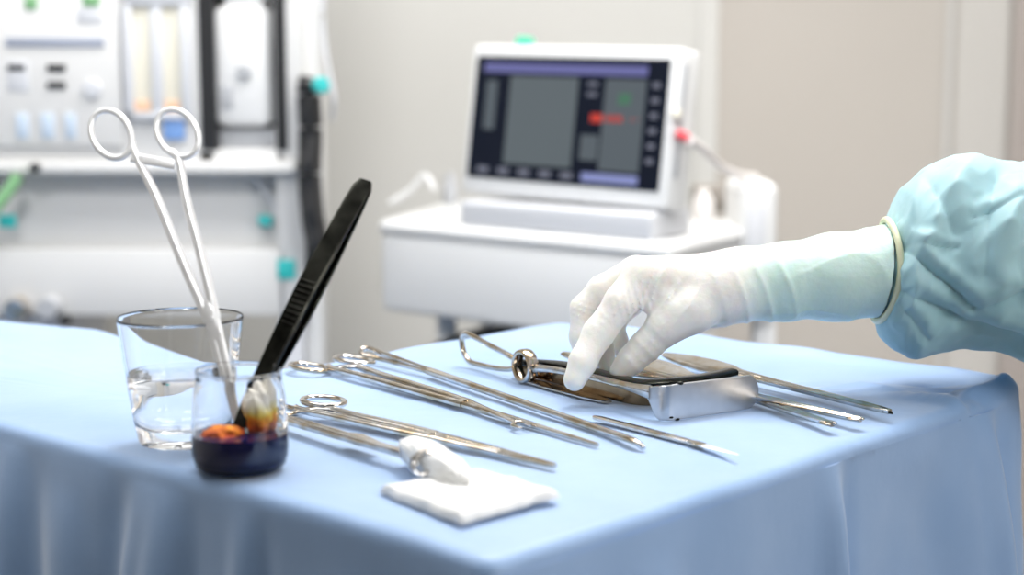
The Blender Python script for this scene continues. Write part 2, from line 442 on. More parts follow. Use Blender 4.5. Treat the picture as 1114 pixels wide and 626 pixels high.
# haemostat standing in the jar
hy = 1.048
h1 = D(121, 146, hy); h2 = D(193, 145, hy - .004)
clamp('surgical_clamp', 'bright satin ring-handled clamp standing in the small jar, rings in the air', GR,
      h1, h2, PX(29, hy), PX(20.5, hy), D(231, 348, 1.004), D(264, 482, .980), .0020, m=SATIN, tilt1=math.radians(12), tilt2=math.radians(15), straight=True)
# loop-handled long clamp
def loop_clamp():
    z = TOP + .005
    root = empty('surgical_clamp', P(440, 395), 'slender steel clamp with one long open teardrop loop at its handle end', 'surgical clamp', GR)
    J = P(474, 406, z)
    a = [J, P(440, 393, z + .003), P(420, 386, z + .005), P(402, 379.5, z + .006), P(393, 381, z + .005), P(396, 387, z + .002), P(415, 391, z), P(442, 398, z)]
    ob('loop_handle', sweep(B(), catmull(a, 8, True), .0022, closed=True), STEEL, root)
    b = catmull([J - Vector((.004, -.006, 0)), P(520, 422, z), P(600, 449.5, z - .001), P(660, 470, z - .001), P(688, 479.5, z), P(701, 488, TOP + .0018)], 10)
    ob('shaft', sweep(B(), b, [.0042, .0033, .0031, .0030, .0027, .0014], [.0028, .0026, .0024, .0014], power=2.6), STEEL, root)
    ob('joint', sweep(B(), [P(466, 403.5, z), P(482, 409, z)], .0036, .0028, power=3), STEEL, root)
loop_clamp()
# sponge forceps holding the gauze ball
def sponge_forceps():
    z = TOP + .007
    root = empty('sponge_forceps', P(400, 486), 'steel sponge forceps whose small round ring grips the rolled gauze ball', 'forceps')
    tl = P(286, 449, z); e = P(440, 494, z + .003)
    side = Vector((.8, .58, 0)).normalized()
    for sg in (-1, 1):
        bm = B(); sweep(bm, catmull([tl + side * .003 * sg, tl + (e - tl) * .5 + side * .0022 * sg, e + side * .0012 * sg], 8), [.0019, .0024, .0020], .0024, power=3)
        ob('shank', bm, STEEL, root)
    ob('box_lock', sweep(B(), catmull([P(378, 475, z), P(392, 479, z), P(408, 484, z)], 5), [.0036, .0048, .0036], [.0026, .0036, .0026], power=3.4, seg=14), STEEL, root)
    c = D(461, 505, .927)
    n = Vector((-.35, -.80, .48)).normalized(); u = n.cross(Vector((0, 0, 1))).normalized(); v = u.cross(n)
    ob('jaw_ring', sweep(B(), ringpts(c, u, v, .0068, .0070, 36), .0017, .0024, up=n, closed=True), STEEL, root)
    ob('jaw', sweep(B(), catmull([e - (e - tl) * .03, e + Vector((.003, -.004, .001)), c - u * -.0055 * 1], 6), [.0022, .0024, .0018], .002), STEEL, root)
    return c
sc = sponge_forceps()
def gauze_ball():
    a = P(436, 491, TOP + .012) + Vector((.004, .011, 0)); b = P(499, 524, TOP + .010) + Vector((.001, .005, 0))
    bm = B(); bmesh.ops.create_icosphere(bm, subdivisions=6, radius=1)
    ax = (b - a); L = ax.length / 2 + .006; ax.normalize(); s = Vector((-ax.y, ax.x, 0)).normalized(); c = (a + b) / 2
    for v in bm.verts:
        q = v.co.copy(); k = 1 + .09 * noise.noise(q * 2.2) + .035 * noise.noise(q * 7)
        e = 1 / max(abs(q.x) ** 4 + abs(q.y) ** 4 + abs(q.z) ** 4, 1e-6) ** .25
        w = .0105 * (1 - .10 * q.x)
        w2 = c + ax * q.x * L * (.35 * e + .65) * k + s * q.y * w * k * (.4 * e + .6) + Vector((0, 0, q.z * .0100 * k * (.4 * e + .6)))
        w2.z = max(w2.z, TOP + .0008); v.co = w2
    o = ob('gauze_ball', bm, GAUZE); tag(o, 'rolled white gauze ball held in the ring of the sponge forceps', 'gauze')
gauze_ball()
def gauze_pad():
    cor = [P(414, 535), P(505, 527), P(607, 541), P(512, 570)]
    cor = [P(413, 538), P(520, 524), P(609, 543), P(500, 573)]
    bm = B(); n = 46; T = []; Bt = []
    for i in range(n + 1):
        r1 = []; r2 = []
        for j in range(n + 1):
            u, v = i / n, j / n
            p = (cor[0] * (1 - u) + cor[1] * u) * (1 - v) + (cor[3] * (1 - u) + cor[2] * u) * v
            ed = min(u, 1 - u, v, 1 - v); rise = (1 - math.exp(-ed / .022))
            sw = .0014 * noise.noise(Vector((u * 3, v * 3, 1))) + .0007 * noise.noise(Vector((u * 9, v * 9, 4)))
            jt = Vector((noise.noise(Vector((u * 6, v * 6, 7))), noise.noise(Vector((u * 6, v * 6, 17))), 0)) * .0022
            h = .0055 + sw + .003 * u * (1 - v)
            r1.append(bm.verts.new((p.x + jt.x, p.y + jt.y, TOP + .0012 + h * rise)))
            r2.append(bm.verts.new((p.x + jt.x, p.y + jt.y, TOP + .0008)))
        T.append(r1); Bt.append(r2)
    grid_faces(bm, T); grid_faces(bm, Bt)
    for k in range(n):
        for (A, Bb) in (((T[0][k], T[0][k + 1]), (Bt[0][k], Bt[0][k + 1])), ((T[n][k], T[n][k + 1]), (Bt[n][k], Bt[n][k + 1])), ((T[k][0], T[k + 1][0]), (Bt[k][0], Bt[k + 1][0])), ((T[k][n], T[k + 1][n]), (Bt[k][n], Bt[k + 1][n]))):
            bm.faces.new((A[0], A[1], Bb[1], Bb[0]))
    o = ob('gauze_pad', bm, GAUZE); tag(o, 'flat folded white gauze pad lying on the drape in front of the instruments', 'gauze')
gauze_pad()
# dark dissecting forceps standing in the jar
def dark_forceps():
    top = D(398, 197, 1.045); bot = D(252, 480, .964)
    ax = (bot - top).normalized(); L = (bot - top).length
    n = (CAM - (top + bot) / 2); n = (n - ax * n.dot(ax)).normalized(); s = ax.cross(n).normalized()
    if s.x < 0: s = -s
    n2 = (n * math.cos(.45) - s * math.sin(.45)).normalized(); s2 = ax.cross(n2).normalized()
    if s2.x < 0: s2 = -s2
    root = empty('dissecting_forceps', bot, 'thumb forceps with dark reflections painted into its steel leaning out of the small jar to the right', 'forceps')
    def at(q, lat): return top + ax * (L * q) + n2 * lat
    for sg, nm in ((1, 'arm'), (-1, 'arm')):
        qs = [0, .03, .08, .15, .25, .34, .45, .6, .75, .88, .95, 1.0]
        sp = [.0008, .0016, .0022, .0032, .0044, .0052, .0058, .0054, .0042, .0026, .0016, .0008]
        w = [.0042, .0062, .0066, .0068, .0069, .0070, .0070, .0066, .0056, .0048, .0036, .0020]
        pts = [at(q, sg * a) for q, a in zip(qs, sp)]
        bm = B(); sweep(bm, pts, w, [.0010] * 4, up=n2, power=5, seg=16)
        if sg == 1:
            for k in range(9):
                c = at(.42 + k * .020, .0058 + .0010); sweep(bm, [c - s2 * .0055, c + s2 * .0055], .0010, .0006, up=n2, seg=6)
        ob(nm, bm, DARKM, root)
dark_forceps()

# ------------------------------------------------------------------ retractors
u_ax = (P(720, 460) - P(571, 418)); u_ax.z = 0; u_ax.normalize()
b_ax = Vector((-u_ax.y, u_ax.x, 0)) 
if b_ax.x < 0: b_ax = -b_ax
RC = P(571, 417)                                    # foot of the ring
def RP(u, b, z): return RC + u_ax * u + b_ax * b + Vector((0, 0, z))
def retractor_front():
    root = empty('retractor', RC, 'steel retractor with triangular loop handle and broad upright blade facing the camera', 'retractor')
    n = b_ax
    # loop handle
    zt = lambda px, py, u: None
    a = [RP(-.012, 0, .0145), RP(-.018, 0, .0178), RP(-.050, 0, .0228), RP(-.076, 0, .0268), RP(-.086, 0, .0268), RP(-.0905, 0, .0215), RP(-.088, 0, .012), RP(-.080, 0, .0055), RP(-.066, 0, .0045), RP(-.040, 0, .0055), RP(-.018, 0, .0085)]
    ob('loop_handle', sweep(B(), catmull(a, 7, True), .0022, .0022, up=n, closed=True, power=2.4), STEEL, root)
    bm = B(); c = RP(0, 0, .0135)
    sweep(bm, ringpts(c, u_ax, Vector((0, 0, 1)), .0108, .0112, 44), .0022, .0050, up=n, closed=True, power=3)
    ob('ring', bm, STEEL, root)
    # handle bar
    U = u_len
    pts = catmull([RP(.010, 0, .0135), RP(.04, 0, .0165), RP(.09, 0, .0185), RP(.125, 0, .0185), RP(U - .016, 0, .0185)], 8)
    bm = B(); sweep(bm, pts, [.0034, .0026, .0024, .0024, .0030, .0052], [.0020], up=n, power=3.2)
    ob('bar', bm, STEEL, root)
    # blade: flares from the bar, turns the corner and runs along b_ax
    path = []; zt_ = []; zb_ = []
    rc = .006
    for k in range(7): path.append(RP(U - .022 + (.022 - rc) * k / 6, 0, 0))
    for k in range(1, 7):
        an = PI / 2 * k / 6; path.append(RP(U - rc + rc * math.sin(an), rc - rc * math.cos(an), 0))
    for k in range(1, 41): path.append(RP(U + .0015 * math.sin(k / 40 * PI), rc + (bl - rc) * (1 - (1 - k / 40) ** 1.8), 0))
    n_ = len(path)
    for i in range(n_):
        if i < 7:
            q = i / 6; q = q * q * (3 - 2 * q); zt_.append(.0215 + .003 * q); zb_.append(.0155 - .0150 * q)
        elif i < 13: zt_.append(.0250 + .0010 * (i - 6) / 6); zb_.append(.0008)
        else:
            q = 1 - (1 - (i - 12) / 40) ** 1.8; zt_.append(.0262 - .0010 * q); zb_.append(.0006)
            if q > .86:
                e = math.sqrt(max(0, 1 - ((q - .86) / .14) ** 2)); mid = (zt_[-1] * .48); zt_[-1] = mid + (zt_[-1] - mid) * max(e, .2)
                zb_[-1] = mid + (zb_[-1] - mid) * max(e, .2)
    bm = B(); ribbon(bm, path, [TOP + z for z in zb_], [TOP + z for z in zt_], .0018)
    o = ob('blade', bm, BLADEM, root)
    # worn dark nicks at the blade corners
    for (b_, z_, s_) in ((.012, .0262, .0022), (.004, .003, .0016), (.0095, .0010, .0018), (.06, .0012, .0013)):
        bm = B(); bmesh.ops.create_icosphere(bm, subdivisions=2, radius=s_, matrix=Matrix.Translation(RP(U + .0002, b_ + .001, z_)) @ Matrix.Diagonal((1.2, 1, .6, 1)))
        ob('worn_nick', bm, DARKM, root)
u_len = (P(716, 461) - RC).length; bl = (P(821, 446) - P(716, 461)).length
retractor_front()
def retractor_rear():
    root = empty('retractor', RP(.03, .012, 0), 'mirror-finished retractor with dark reflections painted in, nested behind the upright-bladed one, gripped by the gloved hand', 'retractor')
    o_ = .014
    u1 = u_len - .036
    pts = [RP(-.026, o_ - .006, 0), RP(0, o_ - .003, 0), RP(.03, o_, 0), RP(.06, o_, 0), RP(u1 - .03, o_ + .001, 0), RP(u1 - .014, o_ + .006, 0), RP(u1 - .004, o_ + .018, 0), RP(u1 + .002, o_ + .034, 0), RP(u1 + .004, o_ + .055, 0), RP(u1 + .002, o_ + .078, 0)]
    path = catmull(pts, 7)
    zt = [.011, .0145, .017, .0175, .017, .017, .0178, .0185, .019, .020]
    zb = [.005, .002, .0012, .0008, .0008, .0008, .0012, .003, .006, .010]
    bm = B(); ribbon(bm, path, [TOP + z for z in zb], [TOP + z for z in zt], .0022)
    ob('blade', bm, BROWNREFL, root)
    # lip along the upper rim, dark reflection painted into its colour
    lip = catmull([Vector((p.x, p.y, TOP + z + .0002)) for p, z in zip(pts, zt)], 7)
    bm = B(); sweep(bm, lip, [.0030, .0064, .0080, .0074, .0066], [.0028], up=(0, 0, 1), power=3)
    ob('rim', bm, DARKM, root)
    # foot flange on the drape side
    fl = catmull([RP(-.010, o_ - .011, .0020), RP(.03, o_ - .009, .0014), RP(.075, o_ - .008, .0014), RP(.098, o_ - .008, .0014)], 8)
    bm = B(); sweep(bm, fl, [.005, .0075, .0075, .003], [.0010], power=4); ob('flange', bm, STEEL, root)
    fl = catmull([RP(.096, o_ - .004, .0016), RP(.115, o_ - .006, .0016), RP(u1 - .01, o_ - .004, .0016)], 8)
retractor_rear()

# ------------------------------------------------------------------ scalpel
def scalpel():
    a = P(646, 454, TOP + .003); e = P(803, 495, TOP + .0015)
    root = empty('scalpel', P(730, 476), 'slim scalpel with flat handle pointing right, lying in front of the retractor', 'scalpel')
    L = e - a
    ob('handle', sweep(B(), [a + L * q for q in (0, .02, .06, .3, .5, .62, .70)], [.0016, .0030, .0036, .0042, .0038, .0030, .0022], [.0012, .0016], power=4), STEEL, root)
    ob('collar', sweep(B(), [a + L * q for q in (.68, .71, .74, .78)], [.0024, .0034, .0036, .0028], [.0016], power=3), STEEL, root)
    s = Vector((-L.y, L.x, 0)).normalized()
    ob('blade', sweep(B(), [a + L * .76, a + L * .82 + s * .0004, a + L * .9 + s * .0002, a + L], [.0032, .0034, .0022, .0003], [.0009, .0007, .0003], power=3), STEELM, root)
scalpel()
# ------------------------------------------------------------------ thumb forceps on the right
def tissue_forceps(tail, tip, wid, kind, label, z0=.003):
    L = tip - tail; root = empty('tissue_forceps', Vector((tail.x, tail.y, TOP)) + Vector((L.x, L.y, 0)) * .5, label, 'forceps', 'forceps pointing right behind the hand')
    ax = L.normalized(); s = Vector((0, 0, 1)).cross(ax).normalized()
    def at(q, lat, z): return tail + L * q + s * lat + Vector((0, 0, z))
    for sg in (-1, 1):
        qs = [0, .04, .12, .22, .30, .36, .48, .65, .80, .90, .96, 1.0]
        sp = [.0006, .0014, .0024, .0030, .0032, .0032, .0034, .0030, .0026, .0022, .0018, .0010]
        w = [.0020, .0042, .0066, .0078, .0066, .0036, .0020, .0018, .0018, .0018, .0016, .0012]
        zz = [.0] * 9 + ([-.0, -.0, -.0] if kind != 'hook' else [.0, -.001, -.002])
        pts = [at(q, sg * a * wid, z) for q, a, z in zip(qs, sp, zz)]
        bm = B(); sweep(bm, catmull(pts, 4), [x * wid for x in w], [.0012, .0014, .0019, .0019, .0018], power=3, up=(-.15, -.42, .88))
        o = ob('arm', bm, STEEL, root)
    if kind == 'ring':
        for sg in (-1, 1):
            bm = B(); c = at(.985, sg * .0024, .0002)
            sweep(bm, ringpts(c, ax, s, .0048, .0022, 24), .0009, closed=True)
            ob('jaw_ring', bm, STEEL, root)
    else:
        bm = B(); sweep(bm, catmull([at(.965, 0, 0), at(.985, 0, 0), at(1.01, 0, -.001)], 4), [.0028, .0030, .0008], [.0022, .0020, .0006]); ob('tip_insert', bm, DARKM, root)
    return root
tissue_forceps(P(722, 386, TOP + .010), P(968, 448, TOP + .004), 1.0, 'tip', 'furthest of the right-hand forceps, longest, with a dark tip and gold reflections painted on its grip')
tissue_forceps(P(612, 385, TOP + .016), P(936, 457, TOP + .004), .95, 'ring', 'middle one of the right-hand forceps, ring-shaped jaws just left of the dark tip')
tissue_forceps(P(674, 385, TOP + .007), P(905, 462, TOP + .004), .95, 'ring', 'nearest of the right-hand forceps, ending in small ring jaws beside the retractor blade')
#@@PART2
# ------------------------------------------------------------------ gloved hand and arm (one continuous surface)
def surface_nets(V, org, h):
    ins = V < 0; nx, ny, nz = V.shape
    cs = [(i, j, k) for i in (0, 1) for j in (0, 1) for k in (0, 1)]
    sl = lambda A, c: A[c[0]:nx - 1 + c[0], c[1]:ny - 1 + c[1], c[2]:nz - 1 + c[2]]
    cnt = sum(sl(ins, c).astype(np.int8) for c in cs)
    act = (cnt > 0) & (cnt < 8); ids = -np.ones(act.shape, int); I = np.argwhere(act); ids[act] = np.arange(len(I))
    vals = {c: sl(V, c)[act] for c in cs}
    acc = np.zeros((len(I), 3)); num = np.zeros(len(I))
    for a in cs:
        for ax in range(3):
            if a[ax] == 1: continue
            b = list(a); b[ax] = 1; b = tuple(b); va, vb = vals[a], vals[b]
            m = (va < 0) != (vb < 0); t = np.where(m, va / np.where(m, va - vb, 1), 0)
            p = np.tile(np.array(a, float), (len(I), 1)); p[:, ax] += t
            acc[m] += p[m]; num[m] += 1
    verts = (I + acc / num[:, None]) * h + org
    F = []
    for ax in range(3):
        o = [x for x in range(3) if x != ax]
        s0 = [slice(1, n - 1) for n in V.shape]; s0[ax] = slice(0, V.shape[ax] - 1)
        s1 = list(s0); s1[ax] = slice(1, V.shape[ax])
        m = ins[tuple(s0)] != ins[tuple(s1)]
        Q = np.argwhere(m); flip = ins[tuple(s0)][m]; Q = Q + np.array([0 if x == ax else 1 for x in range(3)])
        q = []
        for d in ((0, 0), (1, 0), (1, 1), (0, 1)):
            z = Q.copy(); z[:, o[0]] -= d[0]; z[:, o[1]] -= d[1]; q.append(ids[z[:, 0], z[:, 1], z[:, 2]])
        q = np.stack(q, 1); fl = flip if ax != 1 else ~flip
        q[~fl] = q[~fl][:, ::-1]; F.append(q)
    return verts, np.concatenate(F)
def smin(a, b, k):
    h = np.clip(.5 + .5 * (b - a) / k, 0, 1); return b * (1 - h) + a * h - k * h * (1 - h)
def npnoise(X, Y, Z_, seed):
    r = np.random.RandomState(seed); s = 0
    for k in range(9):
        f = r.normal(size=3); f /= np.linalg.norm(f); f *= r.uniform(.7, 1.6); s = s + np.sin(X * f[0] + Y * f[1] + Z_ * f[2] + r.uniform(0, 6.28))
    return s / 4.5
BOX = {}
def build_hand():
    h = .00135
    lo = np.array([.030, 1.115, .945]); hi = np.array([.300, 1.280, 1.110])
    N = np.ceil((hi - lo) / h).astype(int) + 1
    X, Y, Z_ = np.meshgrid(*[lo[i] + h * np.arange(N[i]) for i in range(3)], indexing='ij')
    X = X.astype(np.float32); Y = Y.astype(np.float32); Z_ = Z_.astype(np.float32)
    def cap(a, ra, b, rb, fl=1.0):
        a = np.array(a); b = np.array(b); d = b - a; L = d @ d
        t = np.clip(((X - a[0]) * d[0] + (Y - a[1]) * d[1] + (Z_ - a[2]) * d[2]) / L, 0, 1)
        dx = X - a[0] - t * d[0]; dy = (Y - a[1] - t * d[1]) * fl; dz = Z_ - a[2] - t * d[2]
        return np.sqrt(dx * dx + dy * dy + dz * dz) - (ra + (rb - ra) * t)
    def J(px, py, yy): return tuple(D(px, py, yy))
    def chain(js, k=.004):
        f = None
        for (a, ra), (b, rb) in zip(js, js[1:]):
            c = cap(a, ra, b, rb); f = c if f is None else smin(f, c, k)
        return f
    p = lambda n: n * 1.185 / FPX
    WR = [J(800, 311, 1.190), J(800, 309, 1.207)]
    # palm / back of the hand
    palm = cap(J(697, 299, 1.183), p(19), WR[0], p(35))
    for q in ((J(694, 296, 1.203), p(18)), (J(702, 300, 1.222), p(17)), (J(716, 308, 1.238), p(16))):
        palm = smin(palm, cap(q[0], q[1], WR[1], p(33)), .010)
    palm = smin(palm, cap(J(778, 322, 1.180), p(31), J(738, 340, 1.172), p(22)), .012)       # thumb ball
    palm = smin(palm, cap(J(775, 330, 1.205), p(28), J(730, 335, 1.222), p(22)), .012)       # heel
    # forearm under the glove cuff
    arm = smin(cap(WR[0], p(36), J(850, 307, 1.200), p(41), .9), cap(J(850, 307, 1.200), p(41), J(905, 301, 1.203), p(46), .9), .01)
    arm = smin(arm, cap(J(905, 301, 1.203), p(46), J(975, 293, 1.206), p(54), .9), .01)
    body = smin(palm, arm, .014)
    # fingers
    idx = chain([(J(697, 301, 1.182), p(19)), (J(675, 330, 1.173), p(18)), (J(651, 363, 1.168), p(16.5)), (J(634, 394, 1.158), p(14.6)), (J(625, 413, 1.153), p(12.5))])
    mid_ = chain([(J(691, 297, 1.203), p(18)), (J(655, 316, 1.203), p(16)), (J(635, 337, 1.202), p(15)), (J(633, 366, 1.196), p(13.5)), (J(637, 396, 1.190), p(11.5))])
    rng = chain([(J(702, 301, 1.222), p(17)), (J(668, 322, 1.224), p(15)), (J(651, 348, 1.222), p(14)), (J(655, 380, 1.212), p(12.5)), (J(662, 402, 1.204), p(11))])
    lit = chain([(J(716, 310, 1.238), p(15)), (J(686, 332, 1.243), p(13.5)), (J(668, 352, 1.243), p(12)), (J(672, 370, 1.235), p(11)), (J(676, 381, 1.229), p(10))])
    thb = chain([(J(752, 340, 1.172), p(24)), (J(722, 357, 1.170), p(18.5)), (J(703, 376, 1.170), p(16.5)), (J(687, 392, 1.170), p(14.5)), (J(675, 404, 1.170), p(12.2))], .006)
    body = smin(body, idx, .006)
    m2 = smin(mid_, .0 * X + 9, .001); 
    fing = np.minimum(np.minimum(mid_, rng), lit)
    # keep a crease between neighbouring fingers, merge at the knuckles
    body = smin(body, fing, .0035)
    body = smin(body, thb, .008)
    body = smin(body, cap(J(716, 322, 1.178), p(13), J(706, 330, 1.176), p(10)), .009)
    # latex wrinkles
    def pxy(X, Y, Z_):                      # rough hand-plane coordinates in metres
        return X, Z_
    xw = (X - .030)
    Xp = D(800, 310, 1.2)
    cx = lambda px, py=310, yy=1.185: D(px, py, yy)
    w = np.zeros_like(X)
    # rings around wrist and cuff
    def band(px0, px1):
        a, b = cx(px0).x, cx(px1).x; c = (a + b) / 2; s = (b - a) / 2
        return np.exp(-((X - c) / s) ** 4)
    zc = cx(800).z
    warp = .0045 * npnoise(X * 40, Y * 60, Z_ * 60, 3)
    ridge = lambda v: 1 - np.abs(np.sin(v))
    ph = (X + warp + (Z_ - zc) * .22 + .006 * npnoise(X * 25, Y * 30, Z_ * 45, 33)) * 185
    w += .0027 * band(775, 868) * (ridge(ph) ** 3 - .3) * np.clip(.35 + .75 * npnoise(X * 40, Y * 45, Z_ * 60, 8), 0, 1.1) * np.clip((cx(0, 268).z - Z_) / .012, .15, 1)
    ph2 = (X - (Z_ - zc) * .75 + warp * 1.4) * 210
    w += .0016 * band(715, 800) * (ridge(ph2) ** 3 - .3) * np.clip(.5 + .7 * npnoise(X * 60, Y * 60, Z_ * 60, 21), 0, 1) * np.clip((cx(0, 285).z - Z_) / .01 + .5, .15, 1)
    w += .0012 * band(850, 985) * npnoise(X * 60, Y * 110, Z_ * 75, 5)
    w += .0009 * band(850, 985) * (ridge(npnoise(X * 75, Y * 90, Z_ * 60, 15) * 3) ** 4)
    # web creases between index and thumb, and at the finger joints
    def local(px, py, yy, r, fr, sx, sz, amp, sd=1):
        c = cx(px, py, yy); q = np.exp(-(((X - c.x) ** 2 + (Z_ - c.z) ** 2 + (Y - c.y) ** 2 * .6) / r ** 2))
        amp = amp * 1.35
        v = (X - c.x) * sx + (Z_ - c.z) * sz + warp * .5
        return amp * q * (ridge(v * fr) ** 3 - .35)
    w += local(690, 330, 1.165, .014, 620, 1, .25, .0017)
    w += local(705, 318, 1.165, .012, 560, 1, -.4, .0013)
    w += local(632, 338, 1.192, .010, 700, .35, 1, .0012)
    w += local(657, 352, 1.160, .012, 600, .6, .8, .0005)
    w += local(705, 385, 1.160, .018, 420, .8, .7, .0008)
    w += local(735, 320, 1.155, .022, 260, .7, -.6, .0015)
    w += .0004 * npnoise(X * 150, Y * 150, Z_ * 150, 9)
    d = body - w
    # open end of the glove, hidden inside the sleeve mouth
    e = cx(966, 295); pl = (X - e.x) + (Z_ - e.z) * -.10
    d = np.maximum(d, pl)
    V, F = surface_nets(d.astype(np.float64), lo, h)
    bm = bmesh.new(); vs = [bm.verts.new(v) for v in V]
    for f in F:
        try: bm.faces.new([vs[i] for i in f])
        except ValueError: pass
    bmesh.ops.smooth_vert(bm, verts=bm.verts, factor=.5, use_axis_x=True, use_axis_y=True, use_axis_z=True)
    bmesh.ops.smooth_vert(bm, verts=bm.verts, factor=.35, use_axis_x=True, use_axis_y=True, use_axis_z=True)
    return bm
GL = mat('latex_glove', (.86, .84, .78), .42, Subsurface_Weight=.45, Subsurface_Scale=.016)
nt, N_, L_, b_ = nodes(GL); b_.inputs['Subsurface Radius'].default_value = (1.0, .55, .28)
tc = N_.new('ShaderNodeTexCoord'); sx = N_.new('ShaderNodeSeparateXYZ'); nn = N_.new('ShaderNodeTexNoise'); nn.inputs['Scale'].default_value = 28
L_.new(tc.outputs['Object'], sx.inputs[0]); L_.new(tc.outputs['Object'], nn.inputs['Vector'])
ma = N_.new('ShaderNodeMath'); ma.operation = 'MULTIPLY_ADD'; ma.inputs[1].default_value = .03; L_.new(nn.outputs['Fac'], ma.inputs[0]); L_.new(sx.outputs['X'], ma.inputs[2])
mr = N_.new('ShaderNodeMapRange'); mr.inputs['From Min'].default_value = .008; mr.inputs['From Max'].default_value = .040; L_.new(ma.outputs[0], mr.inputs['Value'])
rp = N_.new('ShaderNodeValToRGB'); rp.color_ramp.elements[0].color = (.86, .84, .785, 1); rp.color_ramp.elements[1].color = (.62, .80, .745, 1)
L_.new(mr.outputs[0], rp.inputs['Fac']); L_.new(rp.outputs['Color'], b_.inputs['Base Color'])
n2 = N_.new('ShaderNodeTexNoise'); n2.inputs['Scale'].default_value = 130; n2.inputs['Detail'].default_value = 5
L_.new(tc.outputs['Object'], n2.inputs['Vector']); bp = N_.new('ShaderNodeBump'); bp.inputs['Strength'].default_value = .45; bp.inputs['Distance'].default_value = .0016
L_.new(n2.outputs['Fac'], bp.inputs['Height']); L_.new(bp.outputs['Normal'], b_.inputs['Normal'])
wr = D(800, 310, 1.2)
person = empty('person', wr, 'person in a pale teal gown, white gloved hand reaching in to pick up the retractor', 'person')
ob('gloved_hand', build_hand(), GL, person)
# rolled bead at the end of the glove
BEAD = mat('glove_bead', (.80, .80, .55), .4)
bc = D(959, 294.5, 1.206)
pts = []
for k in range(64):
    a = 2 * PI * k / 64; s = math.sin(a)
    q = bc + Vector((PX(4.5, 1.2) * s + PX(7.5, 1.2) * (1 - s * s), -.0375 * math.cos(a), PX(56, 1.2) * s))
    pts.append(q)
ob('glove_bead', sweep(B(), pts, .0026, .0026, up=(1, 0, 0), closed=True), BEAD, person)
GOWN = vary(mat('gown_teal', (.36, .60, .66), .62, 0, .4, Sheen_Weight=.2, Sheen_Roughness=.5, Subsurface_Weight=.12, Subsurface_Scale=.01), (.35, .585, .64), (.40, .63, .68), 12, 3, .2, 160, .0008)
def sleeve():
    S = [(961, 256, 951, 332, .026), (968, 246, 953, 342, .030), (976, 228, 957, 364, .042), (985, 206, 970, 379, .056), (1006, 186, 987, 388, .064), (1034, 173, 1018, 384, .069), (1063, 166.5, 1050, 378, .072),
         (1092, 173, 1076, 379, .074), (1118, 178, 1114, 397, .076), (1150, 168, 1150, 414, .078), (1200, 148, 1200, 428, .080), (1290, 110, 1290, 446, .082)]
    Ys = 1.206
    n = 150; m = 260
    LN = [((972, 258), (1062, 338), .0050, 6), ((985, 266), (1046, 268), .0026, 4), ((1060, 340), (1114, 318), .0045, 7), ((962, 305), (1040, 352), .0040, 7), ((1012, 195), (1040, 250), .0035, 9), ((1085, 190), (1072, 300), .0040, 10), ((1040, 352), (1150, 378), .0050, 7), ((978, 330), (1010, 372), .0030, 6), ((1062, 232), (1114, 214), .0025, 5)]
    def crease(w):
        k = 1765.0 / (w - CAM).dot(FW); x = 557 + (w - CAM).x * k; y = 313 - (w - CAM).dot(UP) * k; o = 0
        for (a, b, am, wd) in LN:
            dx, dy = b[0] - a[0], b[1] - a[1]; L = math.hypot(dx, dy); t = ((x - a[0]) * dx + (y - a[1]) * dy) / L / L
            tt = max(0, min(1, t)); d = math.hypot(x - a[0] - tt * dx, y - a[1] - tt * dy)
            sd = ((x - a[0]) * dy - (y - a[1]) * dx) / L; en = math.sin(PI * max(0, min(1, t * .9 + .05))) ** .5 if -.05 < t < 1.05 else 0
            o += -am * math.exp(-d / wd) * (1 if sd > 0 else 1) + am * .9 * en * math.exp(-((sd - wd * 2.2) / (wd * 1.6)) ** 2)
        return o
    cols = [lerp_list([s[i] for s in S], n) for i in range(5)]
    for c in cols[:5]:                                   # smooth the control curve
        for _ in range(4):
            c[1:-1] = [(c[i - 1] + 2 * c[i] + c[i + 1]) / 4 for i in range(1, n - 1)]
    bm = B(); rows = []
    for i in range(n):
        t = i / (n - 1); xt, yt, xb, yb, dp = [c[i] for c in cols]
        A = D(xt, yt, Ys + .02 * t); Bq = D(xb, yb, Ys + .02 * t); c = (A + Bq) / 2; v = (A - Bq) / 2
        row = []
        for k in range(m):
            a = 2 * PI * k / m; ca, sa = math.cos(a), math.sin(a)
            e = v * sa + Vector((0, -dp * ca, 0))
            cr_ = crease(c + e) if ca > 0 else 0
            g = min(1, i / 16)
            dirn = e.normalized()
            # pleats gathered at the cuff, fading outwards
            pleat = .0022 * math.exp(-((i - 7) / 8) ** 2) * (math.sin(11 * a + 2.2 * noise.noise(Vector((ca * 1.5, sa * 1.5, t * 6)))) + .5 * math.sin(19 * a + 1))
            q = Vector((ca * 1.25 + 3 + t * 1.4, sa * 1.25 + t * 1.8, t * 4.6 - sa * 1.3))
            r1 = 1 - math.sqrt(noise.noise(q * .75) ** 2 + .004) * 2.4; r2 = 1 - abs(noise.noise(q * 2.3 + Vector((5, 1, 2)))) * 2.2
            big = (.0100 * (r1 - .45) + .0016 * (r2 - .3)) * g
            env = .35 + .65 * abs(ca)                     # keep the outline
            row.append(bm.verts.new(c + e + dirn * (pleat + big * env + cr_)))
        rows.append(row)
    grid_faces(bm, rows, closed_u=True)
    bm.faces.new(rows[-1])
    ob('gown_sleeve', bm, GOWN, person)
sleeve()

